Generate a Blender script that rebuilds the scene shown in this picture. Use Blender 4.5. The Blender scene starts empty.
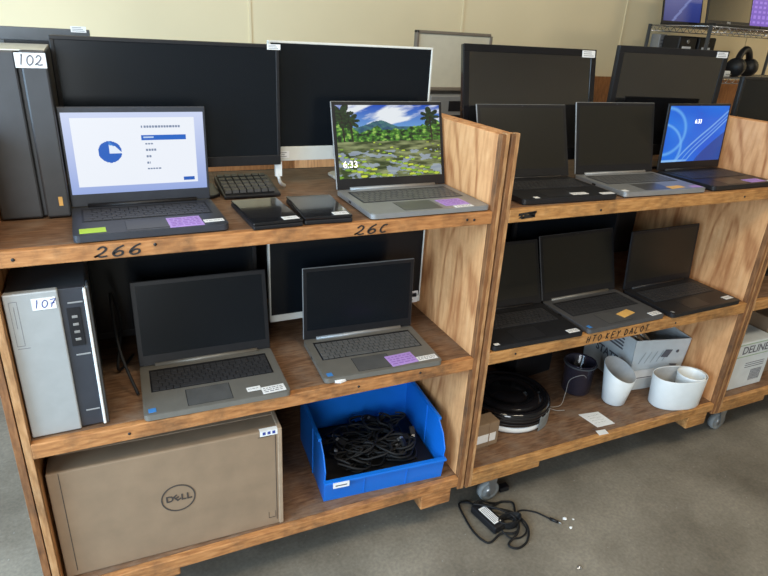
import bpy, bmesh, math, random
from mathutils import Vector, Matrix, Euler
random.seed(7)
S = bpy.context.scene
COL = S.collection
PI = math.pi

# ------------------------------------------------------------------ materials
def new_mat(name):
    m = bpy.data.materials.new(name); m.use_nodes = True
    nt = m.node_tree
    return m, nt, nt.nodes['Principled BSDF']

def plain(name, col, rough=.5, metal=0., var=.12, scale=30., bump=0., spec=.5, trans=0., coat=0.):
    """a procedural finish: base colour broken up by fine noise"""
    m, nt, b = new_mat(name)
    tc = nt.nodes.new('ShaderNodeTexCoord'); n = nt.nodes.new('ShaderNodeTexNoise')
    n.inputs['Scale'].default_value = scale; n.inputs['Detail'].default_value = 5
    nt.links.new(tc.outputs['Object'], n.inputs['Vector'])
    r = nt.nodes.new('ShaderNodeValToRGB')
    r.color_ramp.elements[0].position = .3; r.color_ramp.elements[1].position = .7
    r.color_ramp.elements[0].color = [c * (1 - var) for c in col] + [1]
    r.color_ramp.elements[1].color = [min(1, c * (1 + var)) for c in col] + [1]
    nt.links.new(n.outputs['Fac'], r.inputs['Fac']); nt.links.new(r.outputs['Color'], b.inputs['Base Color'])
    b.inputs['Roughness'].default_value = rough; b.inputs['Metallic'].default_value = metal
    b.inputs['Specular IOR Level'].default_value = spec
    b.inputs['Transmission Weight'].default_value = trans
    b.inputs['Coat Weight'].default_value = coat
    if bump:
        bp = nt.nodes.new('ShaderNodeBump'); bp.inputs['Strength'].default_value = bump; bp.inputs['Distance'].default_value = .002
        nt.links.new(n.outputs['Fac'], bp.inputs['Height']); nt.links.new(bp.outputs['Normal'], b.inputs['Normal'])
    return m

def wood(name, axis, dark, mid, light, rough=.6, grain=26., dirt=.5, dirtcol=(.05, .035, .025), swirl=1., lines=.045, fib=.75, rings=3., knots=0.):
    m, nt, b = new_mat(name)
    N = nt.nodes.new; L = nt.links.new
    tc = N('ShaderNodeTexCoord'); mp = N('ShaderNodeMapping')
    sc = [1, 1, 1]; sc[axis] = .16
    mp.inputs['Scale'].default_value = sc
    L(tc.outputs['Object'], mp.inputs['Vector'])
    # slow warped field -> cathedral rings
    n0 = N('ShaderNodeTexNoise'); n0.inputs['Scale'].default_value = 4.2; n0.inputs['Detail'].default_value = 1.5; n0.inputs['Distortion'].default_value = .6 * swirl
    mpf = N('ShaderNodeMapping'); sf = [1, 1, 1]; sf[axis] = .30; mpf.inputs['Scale'].default_value = sf
    L(tc.outputs['Object'], mpf.inputs['Vector']); L(mpf.outputs['Vector'], n0.inputs['Vector'])
    mul = N('ShaderNodeMath'); mul.operation = 'MULTIPLY'; mul.inputs[1].default_value = 16 * swirl + 4
    L(n0.outputs['Fac'], mul.inputs[0])
    sn = N('ShaderNodeMath'); sn.operation = 'SINE'; mul2 = N('ShaderNodeMath'); mul2.operation = 'MULTIPLY'; mul2.inputs[1].default_value = rings
    L(mul.outputs[0], mul2.inputs[0]); L(mul2.outputs[0], sn.inputs[0])
    # fine fibres
    n1 = N('ShaderNodeTexNoise'); n1.inputs['Scale'].default_value = grain * 5; n1.inputs['Detail'].default_value = 6
    L(mp.outputs['Vector'], n1.inputs['Vector'])
    ab = N('ShaderNodeMath'); ab.operation = 'ABSOLUTE'; L(sn.outputs[0], ab.inputs[0])
    pw = N('ShaderNodeMath'); pw.operation = 'POWER'; pw.inputs[1].default_value = 5.; L(ab.outputs[0], pw.inputs[0])
    ma = N('ShaderNodeMath'); ma.operation = 'MULTIPLY_ADD'; ma.inputs[1].default_value = -lines
    L(pw.outputs[0], ma.inputs[0])
    fb = N('ShaderNodeMath'); fb.operation = 'MULTIPLY_ADD'; fb.inputs[1].default_value = fib; fb.inputs[2].default_value = .5 - fib / 2
    L(n1.outputs['Fac'], fb.inputs[0]); L(fb.outputs[0], ma.inputs[2])
    r = N('ShaderNodeValToRGB'); e = r.color_ramp.elements
    e[0].position = .24; e[0].color = (*dark, 1); e[1].position = .78; e[1].color = (*light, 1)
    k = e.new(.5); k.color = (*mid, 1)
    L(ma.outputs[0], r.inputs['Fac'])
    # grime
    n2 = N('ShaderNodeTexNoise'); n2.inputs['Scale'].default_value = 9; n2.inputs['Detail'].default_value = 8; n2.inputs['Roughness'].default_value = .7
    L(tc.outputs['Object'], n2.inputs['Vector'])
    r2 = N('ShaderNodeValToRGB'); r2.color_ramp.elements[0].position = .47; r2.color_ramp.elements[1].position = .74
    r2.color_ramp.elements[0].color = (0, 0, 0, 1); r2.color_ramp.elements[1].color = (dirt, dirt, dirt, 1)
    L(n2.outputs['Fac'], r2.inputs['Fac'])
    mx = N('ShaderNodeMix'); mx.data_type = 'RGBA'
    L(r2.outputs['Color'], mx.inputs['Factor']); L(r.outputs['Color'], mx.inputs['A']); mx.inputs['B'].default_value = (*dirtcol, 1)
    out = mx.outputs['Result']
    if knots:      # sparse round knots, dark at the heart
        mk = N('ShaderNodeMapping'); sk = [1, 1, 1]; sk[axis] = .62; mk.inputs['Scale'].default_value = sk
        L(tc.outputs['Object'], mk.inputs['Vector'])
        vo = N('ShaderNodeTexVoronoi'); vo.inputs['Scale'].default_value = 5.; L(mk.outputs['Vector'], vo.inputs['Vector'])
        rk = N('ShaderNodeValToRGB'); ek = rk.color_ramp.elements; ek[0].position = .03; ek[0].color = (.9, .9, .9, 1); ek[1].position = .085; ek[1].color = (0, 0, 0, 1)
        L(vo.outputs['Distance'], rk.inputs['Fac'])
        mk2 = N('ShaderNodeMix'); mk2.data_type = 'RGBA'; L(rk.outputs['Color'], mk2.inputs['Factor']); L(out, mk2.inputs['A']); mk2.inputs['B'].default_value = (.17, .06, .02, 1)
        out = mk2.outputs['Result']
    L(out, b.inputs['Base Color'])
    bp = N('ShaderNodeBump'); bp.inputs['Strength'].default_value = .35; bp.inputs['Distance'].default_value = .002
    L(n1.outputs['Fac'], bp.inputs['Height']); L(bp.outputs['Normal'], b.inputs['Normal'])
    b.inputs['Roughness'].default_value = rough
    b.inputs['Specular IOR Level'].default_value = .3
    return m

def image_mat(name, strength):
    m, nt, b = new_mat(name)
    ca = nt.nodes.new('ShaderNodeVertexColor'); ca.layer_name = 'pic'
    b.inputs['Base Color'].default_value = (.01, .01, .01, 1); b.inputs['Roughness'].default_value = .3
    nt.links.new(ca.outputs['Color'], b.inputs['Emission Color'])
    b.inputs['Emission Strength'].default_value = strength
    return m

M = {}
M['rail'] = wood('lumber_along', 0, (.20, .075, .025), (.42, .185, .065), (.58, .29, .12), dirt=.85, lines=.07)
M['rail2'] = wood('lumber_along_yellow', 0, (.24, .10, .03), (.46, .225, .075), (.62, .34, .14), dirt=.7, lines=.07)
M['post'] = wood('lumber_upright', 2, (.10, .04, .016), (.23, .10, .04), (.38, .19, .08), dirt=.7)
M['edge'] = wood('plywood_edge', 2, (.22, .10, .04), (.42, .22, .095), (.62, .38, .20), dirt=.5)
M['ply'] = wood('plywood_face', 2, (.36, .13, .045), (.70, .36, .16), (.82, .50, .27), grain=16, dirt=.45, dirtcol=(.40, .17, .065), swirl=.9, lines=.17, fib=.4, rings=1.5, knots=1.)
M['top'] = wood('worn_shelf_top', 0, (.06, .03, .015), (.17, .09, .05), (.31, .19, .11), dirt=.85, dirtcol=(.21, .155, .115), lines=.05)
M['back'] = plain('dark_board', (.012, .012, .014), .8)
M['marker'] = plain('black_marker_ink', (.012, .01, .01), .6)
M['penblue'] = plain('blue_pen_ink', (.03, .05, .25), .6)
M['black'] = plain('black_plastic', (.010, .010, .012), .42, spec=.35)
M['blackgloss'] = plain('gloss_black_plastic', (.008, .008, .01), .12, coat=.3)
M['charcoal'] = plain('charcoal_plastic', (.028, .031, .04), .42)
M['darkgrey'] = plain('dark_grey_plastic', (.06, .065, .072), .4)
M['key'] = plain('key_caps', (.03, .03, .033), .45)
M['keygrey'] = plain('grey_key_caps', (.10, .10, .10), .45)
M['silver'] = plain('silver_metal_paint', (.28, .285, .29), .38, .35, var=.05)
M['taupe'] = plain('taupe_metal_paint', (.19, .18, .16), .38, .35, var=.05)
M['gunmetal'] = plain('gunmetal_paint', (.10, .10, .105), .4, .3, var=.06)
M['darklap'] = plain('black_laptop_case', (.015, .015, .017), .38, spec=.35)
M['pad'] = plain('touchpad', (.10, .10, .10), .3, .2)
M['padblack'] = plain('black_touchpad', (.018, .018, .02), .3)
M['screen'] = plain('matte_dark_screen', (.005, .007, .010), .25, spec=.28, var=.02)
M['screenmatte'] = plain('semi_matte_screen', (.011, .010, .008), .36, spec=.5, var=.02)  # base colour warmed to stand in for the room reflected in right-hand laptops
M['screengloss'] = plain('glossy_dark_screen', (.006, .006, .007), .07, spec=.6, var=.02)
M['screengloss'].node_tree.nodes['Principled BSDF'].inputs['IOR'].default_value = 2.3
M['white'] = plain('white_plastic', (.72, .73, .72), .4, var=.04)
M['whitemon'] = plain('off_white_bezel', (.62, .62, .58), .4, var=.04)
M['ceramic'] = plain('white_ceramic', (.72, .76, .78), .3, var=.03)
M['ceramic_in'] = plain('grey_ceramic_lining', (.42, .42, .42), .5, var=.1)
M['paper'] = plain('white_paper', (.72, .72, .72), .7, var=.06)
M['purple'] = plain('purple_sticker', (.40, .25, .62), .6, var=.08)
M['green'] = plain('lime_sticker', (.42, .62, .06), .6, var=.06)
M['orange'] = plain('orange_sticker', (.72, .42, .12), .6)
M['bluesticker'] = plain('blue_sticker', (.05, .2, .5), .4)
M['red'] = plain('red_print', (.5, .05, .04), .6)
M['purpleink'] = plain('purple_print', (.28, .15, .48), .7)
M['ink'] = plain('faded_print', (.12, .12, .14), .7)
M['card'] = plain('cardboard', (.235, .16, .10), .75, var=.10, scale=14, bump=.25)
M['card2'] = plain('cardboard_edge', (.32, .23, .155), .75, var=.12, scale=40, bump=.3)
M['cardprint'] = plain('dark_print_on_cardboard', (.045, .035, .03), .7)
M['towersilver'] = plain('silver_plastic_front', (.37, .38, .38), .42, .25, var=.05)
M['towerblack'] = plain('black_tower_front', (.035, .037, .042), .45, var=.1)
M['towertop'] = plain('beige_top_cover', (.55, .52, .44), .3)  # pale tone paints the wall's reflection on the glossy black tower top
M['bin'] = plain('blue_bin_plastic', (.006, .15, .62), .38, var=.08, scale=9)
M['cable'] = plain('black_cable', (.008, .008, .009), .6, spec=.25)
M['whitecable'] = plain('white_cable', (.6, .6, .58), .45)
M['palecord'] = plain('pale_cord', (.30, .28, .26), .5)
M['rubber'] = plain('grey_rubber_wheel', (.24, .25, .25), .6)
M['steel'] = plain('zinc_steel', (.42, .42, .42), .35, .8)
M['wire'] = plain('chrome_wire', (.55, .55, .56), .25, .9)
M['tape'] = plain('grey_duct_tape', (.20, .22, .23), .5, bump=.6, scale=60)
M['smoke'] = plain('smoked_plastic', (.05, .045, .07), .15, trans=.5)
M['board'] = plain('cream_board', (.50, .46, .36), .5, var=.04)  # cream stands in for the wall reflected in a glossy rear monitor
M['boardframe'] = plain('brown_grey_frame', (.16, .13, .10), .5)
M['wbox'] = plain('white_printed_card', (.60, .64, .66), .6, var=.07, scale=20)
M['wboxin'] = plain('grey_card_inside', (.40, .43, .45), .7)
M['olive'] = plain('olive_line', (.25, .36, .2), .6)

# floor: stained concrete
def concrete():
    m, nt, b = new_mat('stained_concrete'); N = nt.nodes.new; L = nt.links.new
    tc = N('ShaderNodeTexCoord')
    a = N('ShaderNodeTexNoise'); a.inputs['Scale'].default_value = 2.2; a.inputs['Detail'].default_value = 10; a.inputs['Roughness'].default_value = .65
    c = N('ShaderNodeTexNoise'); c.inputs['Scale'].default_value = 90; c.inputs['Detail'].default_value = 4
    L(tc.outputs['Object'], a.inputs['Vector']); L(tc.outputs['Object'], c.inputs['Vector'])
    r = N('ShaderNodeValToRGB'); e = r.color_ramp.elements
    e[0].position = .3; e[0].color = (.105, .090, .070, 1); e[1].position = .7; e[1].color = (.27, .24, .195, 1)
    L(a.outputs['Fac'], r.inputs['Fac'])
    r2 = N('ShaderNodeValToRGB'); r2.color_ramp.elements[0].position = .35; r2.color_ramp.elements[1].position = .75
    r2.color_ramp.elements[0].color = (.82, .82, .82, 1); r2.color_ramp.elements[1].color = (1.12, 1.12, 1.1, 1)
    L(c.outputs['Fac'], r2.inputs['Fac'])
    mx = N('ShaderNodeMix'); mx.data_type = 'RGBA'; mx.blend_type = 'MULTIPLY'; mx.inputs['Factor'].default_value = 1
    L(r.outputs['Color'], mx.inputs['A']); L(r2.outputs['Color'], mx.inputs['B'])
    # pale specks of grit
    v = N('ShaderNodeTexVoronoi'); v.inputs['Scale'].default_value = 22
    L(tc.outputs['Object'], v.inputs['Vector'])
    lt = N('ShaderNodeMath'); lt.operation = 'LESS_THAN'; lt.inputs[1].default_value = .05
    L(v.outputs['Distance'], lt.inputs[0])
    mx2 = N('ShaderNodeMix'); mx2.data_type = 'RGBA'; mx2.inputs['B'].default_value = (.28, .27, .25, 1)
    L(lt.outputs[0], mx2.inputs['Factor']); L(mx.outputs['Result'], mx2.inputs['A'])
    L(mx2.outputs['Result'], b.inputs['Base Color'])
    b.inputs['Roughness'].default_value = .55
    bp = N('ShaderNodeBump'); bp.inputs['Strength'].default_value = .2; bp.inputs['Distance'].default_value = .003
    L(c.outputs['Fac'], bp.inputs['Height']); L(bp.outputs['Normal'], b.inputs['Normal'])
    return m
M['concrete'] = concrete()
M['wall'] = plain('cream_wall_paint', (.80, .67, .43), .6, var=.05, scale=1.5)
M['wallgrey'] = plain('grey_wall_paint', (.34, .32, .28), .7, var=.06, scale=2)
M['ceil'] = plain('ceiling_paint', (.45, .43, .38), .8, var=.05, scale=2)
M['wains'] = wood('plywood_wainscot', 2, (.18, .07, .025), (.32, .13, .045), (.42, .19, .07), dirt=.4)

# ------------------------------------------------------------------ mesh builder
class MB:
    def __init__(s): s.v = []; s.f = []; s.m = []; s.sm = []; s.mats = []
    def mi(s, m):
        if m not in s.mats: s.mats.append(m)
        return s.mats.index(m)
    def add(s, vs, fs, m, smooth=False):
        o = len(s.v); s.v += [tuple(v) for v in vs]; k = s.mi(m)
        for f in fs: s.f.append([i + o for i in f]); s.m.append(k); s.sm.append(smooth)
        return s
    def box(s, x0, x1, y0, y1, z0, z1, m, T=None):
        vs = [Vector((x, y, z)) for z in (z0, z1) for x, y in ((x0, y0), (x1, y0), (x1, y1), (x0, y1))]
        if T is not None: vs = [T @ v for v in vs]
        return s.add(vs, [(3, 2, 1, 0), (4, 5, 6, 7), (0, 1, 5, 4), (1, 2, 6, 5), (2, 3, 7, 6), (3, 0, 4, 7)], m)
    def prism(s, pts, axis, a0, a1, m, T=None, smooth=False):
        """closed outline pts (2-D) extruded along axis from a0 to a1"""
        def mk(p, a):
            if axis == 0: v = Vector((a, p[0], p[1]))
            elif axis == 1: v = Vector((p[0], a, p[1]))
            else: v = Vector((p[0], p[1], a))
            return T @ v if T is not None else v
        n = len(pts); vs = [mk(p, a0) for p in pts] + [mk(p, a1) for p in pts]
        s.add(vs, [[i, (i + 1) % n, n + (i + 1) % n, n + i] for i in range(n)], m, smooth)
        o = len(s.v) - 2 * n; k = s.mi(m)
        s.f.append([o + i for i in reversed(range(n))]); s.m.append(k); s.sm.append(False)
        s.f.append([o + n + i for i in range(n)]); s.m.append(k); s.sm.append(False)
        return s
    def lathe(s, prof, m, seg=40, T=None, sx=1., sy=1., smooth=True):
        vs = []; n = len(prof)
        for i in range(seg):
            a = 2 * PI * i / seg
            for r, z in prof:
                v = Vector((r * math.cos(a) * sx, r * math.sin(a) * sy, z)); vs.append(T @ v if T is not None else v)
        fs = [[i * n + j, ((i + 1) % seg) * n + j, ((i + 1) % seg) * n + j + 1, i * n + j + 1] for i in range(seg) for j in range(n - 1)]
        return s.add(vs, fs, m, smooth)
    def tube(s, pts, r, m, seg=8, closed=False, smooth=3):
        P = [Vector(p) for p in pts]
        if smooth > 1 and len(P) > 2:
            Q = []; n = len(P)
            rng = range(n) if closed else range(n - 1)
            for i in rng:
                a = P[(i - 1) % n] if closed or i > 0 else P[0]; b = P[i]; c = P[(i + 1) % n]; d = P[(i + 2) % n] if closed or i + 2 < n else P[-1]
                for k in range(smooth):
                    t = k / smooth
                    Q.append(.5 * ((2 * b) + (c - a) * t + (2 * a - 5 * b + 4 * c - d) * t * t + (3 * b - a - 3 * c + d) * t ** 3))
            if not closed: Q.append(P[-1])
            P = Q
        n = len(P); vs = []; up = Vector((0, 0, 1))
        for i in range(n):
            t = (P[(i + 1) % n] - P[i - 1]) if closed else (P[min(i + 1, n - 1)] - P[max(i - 1, 0)])
            if t.length < 1e-9: t = Vector((1, 0, 0))
            t.normalize()
            a = up - t * up.dot(t)
            if a.length < 1e-3: a = Vector((1, 0, 0)) - t * t.x
            a.normalize(); up = a; b = t.cross(a)
            for k in range(seg):
                an = 2 * PI * k / seg; vs.append(P[i] + a * math.cos(an) * r + b * math.sin(an) * r)
        fs = [[i * seg + k, i * seg + (k + 1) % seg, ((i + 1) % n) * seg + (k + 1) % seg, ((i + 1) % n) * seg + k] for i in range(n if closed else n - 1) for k in range(seg)]
        if not closed: fs += [list(reversed(range(seg))), [(n - 1) * seg + k for k in range(seg)]]
        return s.add(vs, fs, m, True)
    def build(s, name, parent=None, bevel=0., loc=None, rot=None, seg=2, smooth_all=False):
        me = bpy.data.meshes.new(name); me.from_pydata(s.v, [], s.f)
        for m in s.mats: me.materials.append(M[m] if isinstance(m, str) else m)
        me.polygons.foreach_set('material_index', s.m)
        me.polygons.foreach_set('use_smooth', s.sm)
        bm = bmesh.new(); bm.from_mesh(me); bmesh.ops.recalc_face_normals(bm, faces=bm.faces); bm.to_mesh(me); bm.free()
        me.update()
        o = bpy.data.objects.new(name, me); COL.objects.link(o)
        if parent: o.parent = parent
        if loc is not None: o.location = loc
        if rot is not None: o.rotation_euler = rot
        if bevel:
            b = o.modifiers.new('bevel', 'BEVEL'); b.width = bevel; b.segments = seg; b.limit_method = 'ANGLE'; b.angle_limit = .7
        return o

def thing(name, label, cat, loc=(0, 0, 0), rz=0., group=None):
    o = bpy.data.objects.new(name, None); COL.objects.link(o); o.empty_display_size = .05
    o.location = loc; o.rotation_euler = (0, 0, rz)
    return tag(o, label, cat, group)
def tag(o, label, cat, group=None, kind=None):
    o['label'] = label; o['category'] = cat
    if group: o['group'] = group
    if kind: o['kind'] = kind
    return o
def struct(o): o['kind'] = 'structure'; return o

def text_part(name, txt, size, mat, parent, mw, depth=.0006, bold=0., shear=0., align='CENTER'):
    """real lettering, converted to mesh; mw places it in the parent's space (text lies in local XY)"""
    cu = bpy.data.curves.new(name, 'FONT'); cu.body = txt; cu.size = size; cu.extrude = depth / 2; cu.offset = bold
    cu.shear = shear; cu.align_x = align; cu.align_y = 'CENTER'; cu.resolution_u = 3
    t = bpy.data.objects.new(name, cu); COL.objects.link(t)
    dg = bpy.context.evaluated_depsgraph_get(); dg.update()
    me = bpy.data.meshes.new_from_object(t.evaluated_get(dg))
    bpy.data.objects.remove(t); me.transform(mw); me.materials.clear(); me.materials.append(M[mat]); me.name = name
    for p in me.polygons: p.material_index = 0
    o = bpy.data.objects.new(name, me); COL.objects.link(o); o.parent = parent
    return o

# hand-drawn strokes in a unit cell (0..0.7 wide, 0..1 high)
GL = {
 '0': [[(.35, 1), (.1, .75), (.08, .3), (.3, 0), (.58, .25), (.6, .7), (.35, 1)]],
 '1': [[(.3, .9), (.35, 1), (.3, 0)]],
 '2': [[(.1, .75), (.3, 1), (.55, .8), (.45, .45), (.05, .05), (.2, .15), (.4, .02), (.75, .08)]],
 '6': [[(.55, 1), (.25, .75), (.08, .3), (.3, 0), (.6, .12), (.58, .4), (.35, .48), (.12, .25)]],
 '7': [[(.05, .95), (.6, 1), (.3, .45), (.22, 0)], [(.1, .5), (.55, .55)]],
 'C': [[(.5, .9), (.2, .8), (.1, .3), (.3, .02), (.55, .12)]],
 'H': [[(.1, 1), (.08, 0)], [(.55, 1), (.52, 0)], [(.08, .5), (.55, .52)]],
 'T': [[(.02, 1), (.65, 1)], [(.35, 1), (.3, 0)]],
 'O': [[(.35, 1), (.1, .7), (.1, .3), (.35, 0), (.6, .3), (.6, .7), (.35, 1)]],
 'K': [[(.1, 1), (.1, 0)], [(.55, .95), (.12, .5), (.6, 0)]],
 'E': [[(.6, 1), (.1, 1), (.1, 0), (.6, 0)], [(.1, .5), (.5, .5)]],
 'Y': [[(.05, 1), (.33, .5)], [(.62, 1), (.3, .45), (.28, 0)]],
 'D': [[(.1, 1), (.1, 0)], [(.05, 1), (.45, .85), (.6, .5), (.45, .12), (.05, 0)]],
 'A': [[(.05, 0), (.33, 1), (.62, 0)], [(.15, .38), (.52, .38)]],
 'L': [[(.12, 1), (.1, 0), (.6, .02)]],
 ' ': []}
def handwriting(name, txt, h, mat, parent, mw, w=.09, slant=.15, jit=.03, pitch=.82):
    """ink strokes: slim ribbons lying just on the surface"""
    b = MB(); x = 0.
    for ch in txt:
        dz = random.uniform(-jit, jit)
        for st in GL[ch]:
            P = [Vector(((x + px + py * slant) * h, (py + dz) * h, 0)) for px, py in st]
            Q = []
            n = len(P)
            for i in range(n - 1):
                a = P[max(i - 1, 0)]; p = P[i]; c = P[i + 1]; d = P[min(i + 2, n - 1)]
                for k in range(5):
                    t = k / 5; Q.append(.5 * ((2 * p) + (c - a) * t + (2 * a - 5 * p + 4 * c - d) * t * t + (3 * p - a - 3 * c + d) * t ** 3))
            Q.append(P[-1]); vs = []; n = len(Q)
            for i in range(n):
                t = (Q[min(i + 1, n - 1)] - Q[max(i - 1, 0)]); t.normalize(); nn = Vector((-t.y, t.x, 0)) * (w * h / 2)
                for z in (0, .0004):
                    vs += [mw @ (Q[i] + nn + Vector((0, 0, z))), mw @ (Q[i] - nn + Vector((0, 0, z)))]
            fs = []
            for i in range(n - 1):
                o = i * 4; q = o + 4
                fs += [(o + 2, o + 3, q + 3, q + 2), (o, o + 2, q + 2, q), (o + 3, o + 1, q + 1, q + 3), (o + 1, o, q, q + 1)]
            b.add(vs, fs, mat)
        x += pitch if ch != ' ' else .5
    return b.build(name, parent)

def front_mw(x, y, z):          # text lying on a face that looks towards -Y
    return Matrix.Translation((x, y, z)) @ Matrix.Rotation(PI / 2, 4, 'X')

# ------------------------------------------------------------------ room
def slab(name, x0, x1, y0, y1, z0, z1, m):
    return struct(MB().box(x0, x1, y0, y1, z0, z1, m).build(name))
WY = 1.95
slab('floor', -4.2, 7.2, -3.5, WY + .1, -.12, 0, 'concrete')
slab('ceiling', -1.95, 7.2, -3.5, WY + .1, 3.4, 3.5, 'ceil')
slab('wall_back', -1.95, 7.2, WY, WY + .1, 0, 3.4, 'wall')
slab('wall_right', 7.1, 7.2, -3.5, WY, 0, 3.4, 'wall')
b = MB(); b.box(-.35, 7.1, -3.5, -3.4, 0, 3.4, 'wallgrey'); b.box(-1.95, -1.65, -3.5, -3.4, 0, 3.4, 'wallgrey'); b.box(-1.65, -.35, -3.5, -3.4, 2.3, 3.4, 'wallgrey')
struct(b.build('wall_front'))
b = MB(); b.box(-1.95, -1.85, 1.70, WY, 0, 3.4, 'wall'); b.box(-1.95, -1.85, -3.4, -2.2, 0, 3.4, 'wallgrey'); b.box(-1.95, -1.85, -2.2, 1.70, 2.7, 3.4, 'wall')
struct(b.build('wall_left'))
b = MB(); b.box(-1.84, 7.08, WY - .014, WY - .001, .0, 1.345, 'wains'); struct(b.build('trim_1'))
for k, x in enumerate((-1.2, -.5, .72, 1.94, 3.16, 4.38)):      # seams between the painted wall boards
    struct(MB().box(x, x + .012, WY - .006, WY - .0005, 1.345, 3.4, 'wall').build('trim_%d' % (k + 2)))

# ------------------------------------------------------------------ wooden carts
D = .60
def make_cart(label, x0, x1, sh, zt=1.322, tl=.025, tr=.024, rail='rail', group='wooden shelf carts on casters', y0=0., back=True, fine=True):
    t = thing('shelf_cart', label, 'shelf cart', ((x0 + x1) / 2, y0 + D / 2, 0), 0, group)
    X0 = x0 - (x0 + x1) / 2; X1 = -X0; F = -D / 2; B = D / 2
    def panel(a, c):
        b = MB(); w = c - a
        b.box(a, c, F + .020, B, .178, zt, 'ply')
        p = b.build('side_panel', t, .002)
        e = MB()          # two plies of edging nailed up the front, the outer one a little proud
        e.box(a, a + w * .47, F, F + .02, .175, zt + .001, 'post'); e.box(a + w * .53, c, F + .0015, F + .02, .172, zt + .004, 'edge')
        e.box(a + w * .47, a + w * .53, F + .006, F + .02, .175, zt, 'marker')
        e.build('front_edging', p, .0015)
        return p
    panel(X0, X0 + tl); panel(X1 - tr, X1)
    out = []
    for i, (z, th) in enumerate(sh):
        b = MB(); b.box(X0 + tl, X1 - tr, F + .02, B, z - .018, z, 'top')
        s = b.build('shelf', t, .001)
        r = MB().box(X0 + tl, X1 - tr, F, F + .02, z - th, z, rail)
        r.build('front_rail', s, .0025)
        MB().box(X0 + tl, X1 - tr, B - .03, B - .002, z - th, z - .018, rail).build('rear_rail', s, .002)
        out.append(s)
    if back:
        MB().box(X0 + tl, X1 - tr, B - .001, B + .008, .2, sh[-1][0] - .0, 'back').build('backing_board', t)  # added black sheet, stands in for the unlit depth behind the shelves
    zb = sh[0][0] - sh[0][1]
    for sx in (-1, 1):
        a, c = (X0 + .005, X0 + .31) if sx < 0 else (X1 - .155, X1 - .045)
        for (ya, yb) in ((F + .004, F + .13), (B - .13, B - .004)):
            MB().box(a, c, ya, yb, zb - .028 if sx < 0 else zb - .06, zb, rail).build('corner_block', t, .004)
        for cy in (F + .085, B - .085):
            if sx > 0: cy = cy + (.11 if cy < 0 else 0)
            cx = X0 + .165 if sx < 0 else X1 - .22
            zp = zb - .028 if sx < 0 else zb
            c_ = MB(); c_.box(cx - .035, cx + .035, cy - .03, cy + .03, zp - .004, zp, 'steel')
            c_.lathe([(.0, zp - .004), (.022, zp - .004), (.022, zp - .016), (0, zp - .016)], 'steel', 20, Matrix.Translation((cx, cy, 0)))
            for dy in (-.021, .018):
                c_.prism([(cx - .026, zp - .014), (cx + .026, zp - .014), (cx + .014, .03), (cx - .0, .03)], 1, cy + dy, cy + dy + .003, 'steel')
            cc = c_.build('caster', t)
            R = .040; w_ = MB()
            w_.lathe([(0, -.014), (R * .45, -.014), (R * .5, -.011), (R * .8, -.011), (R, -.013), (R + .001, 0), (R, .013), (R * .8, .011), (R * .5, .011), (R * .45, .014), (0, .014)], 'rubber', 32,
                     Matrix.Translation((cx, cy, R + .001)) @ Matrix.Rotation(PI / 2, 4, 'X'))
            w_.build('wheel', cc)
            h_ = MB(); h_.lathe([(0, -.016), (R * .42, -.016), (R * .42, .016), (0, .016)], 'steel', 20, Matrix.Translation((cx, cy, R + .001)) @ Matrix.Rotation(PI / 2, 4, 'X')); h_.build('hub', cc)
    return t, out
cart1, sh1 = make_cart('leftmost wooden cart, with 266 in black marker on its top shelf edge', -.263, .943, ((.223, .036), (.672, .039), (1.122, .034)), tl=.033)
cart2, sh2 = make_cart('middle wooden cart holding six open laptops and white planters', .949, 2.155, ((.226, .034), (.679, .042), (1.122, .037)), rail='rail2')
cart3, sh3 = make_cart('wooden cart cut off at the right edge, beside the middle cart', 2.158, 3.36, ((.226, .034), (.679, .042), (1.122, .037)), rail='rail2')
cartb, shb = make_cart('rear wooden cart behind the two monitor rows, by the wall', .78, 2.62, ((.226, .034), (.679, .042), (1.122, .037)), zt=1.20, y0=.78, group=None)
# marks on the shelf edges (cart-local coordinates)
def on_cart(cart, x, z): return front_mw(x - cart.location.x, -cart.location.y - .0008, z)
handwriting('marker_number', '266', .022, 'marker', sh1[2], on_cart(cart1, -.050, 1.0945) @ Matrix.Scale(1.55, 4, (1, 0, 0)), w=.15, pitch=.95, slant=.25)
handwriting('marker_number', '26C', .022, 'marker', sh1[2], on_cart(cart1, .520, 1.093) @ Matrix.Scale(1.55, 4, (1, 0, 0)), w=.15, pitch=.95, slant=.25)
handwriting('marker_words', 'HTO KEY DALOT', .022, 'marker', sh2[1], on_cart(cart2, 1.352, .648), w=.15, pitch=1.08)
b = MB()
T = on_cart(cart2, 1.004, 1.093)
for pts in ([(0, .010), (.06, .016), (.06, .022), (0, .018)], [(.01, .001), (.058, .004), (.05, .012), (.02, .012)], [(.0, .004), (.012, .012), (.024, .002)], [(.03, .015), (.056, .003), (.058, .02)]):
    b.prism(pts, 2, 0, .0004, 'marker', T)
b.build('marker_scribble', sh2[2])
# knots / nail heads
for cart, s, pts in ((cart1, sh1[2], ((-.19, 1.105), (.84, 1.106), (.862, 1.104), (.07, 1.112))), (cart1, sh1[1], ((-.03, .652), (.55, .655), (.74, .66))), (cart2, sh2[2], ((1.3, 1.1), (1.93, 1.102))), (cart2, sh2[1], ((1.07, .66), (1.76, .655)))):
    b = MB()
    for x, z in pts: b.lathe([(0, .0005), (.0035, .0005), (.0035, -.001)], 'marker', 10, on_cart(cart, x, z) @ Matrix.Translation((0, 0, .0003)))
    b.build('nail_holes', s)

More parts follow.
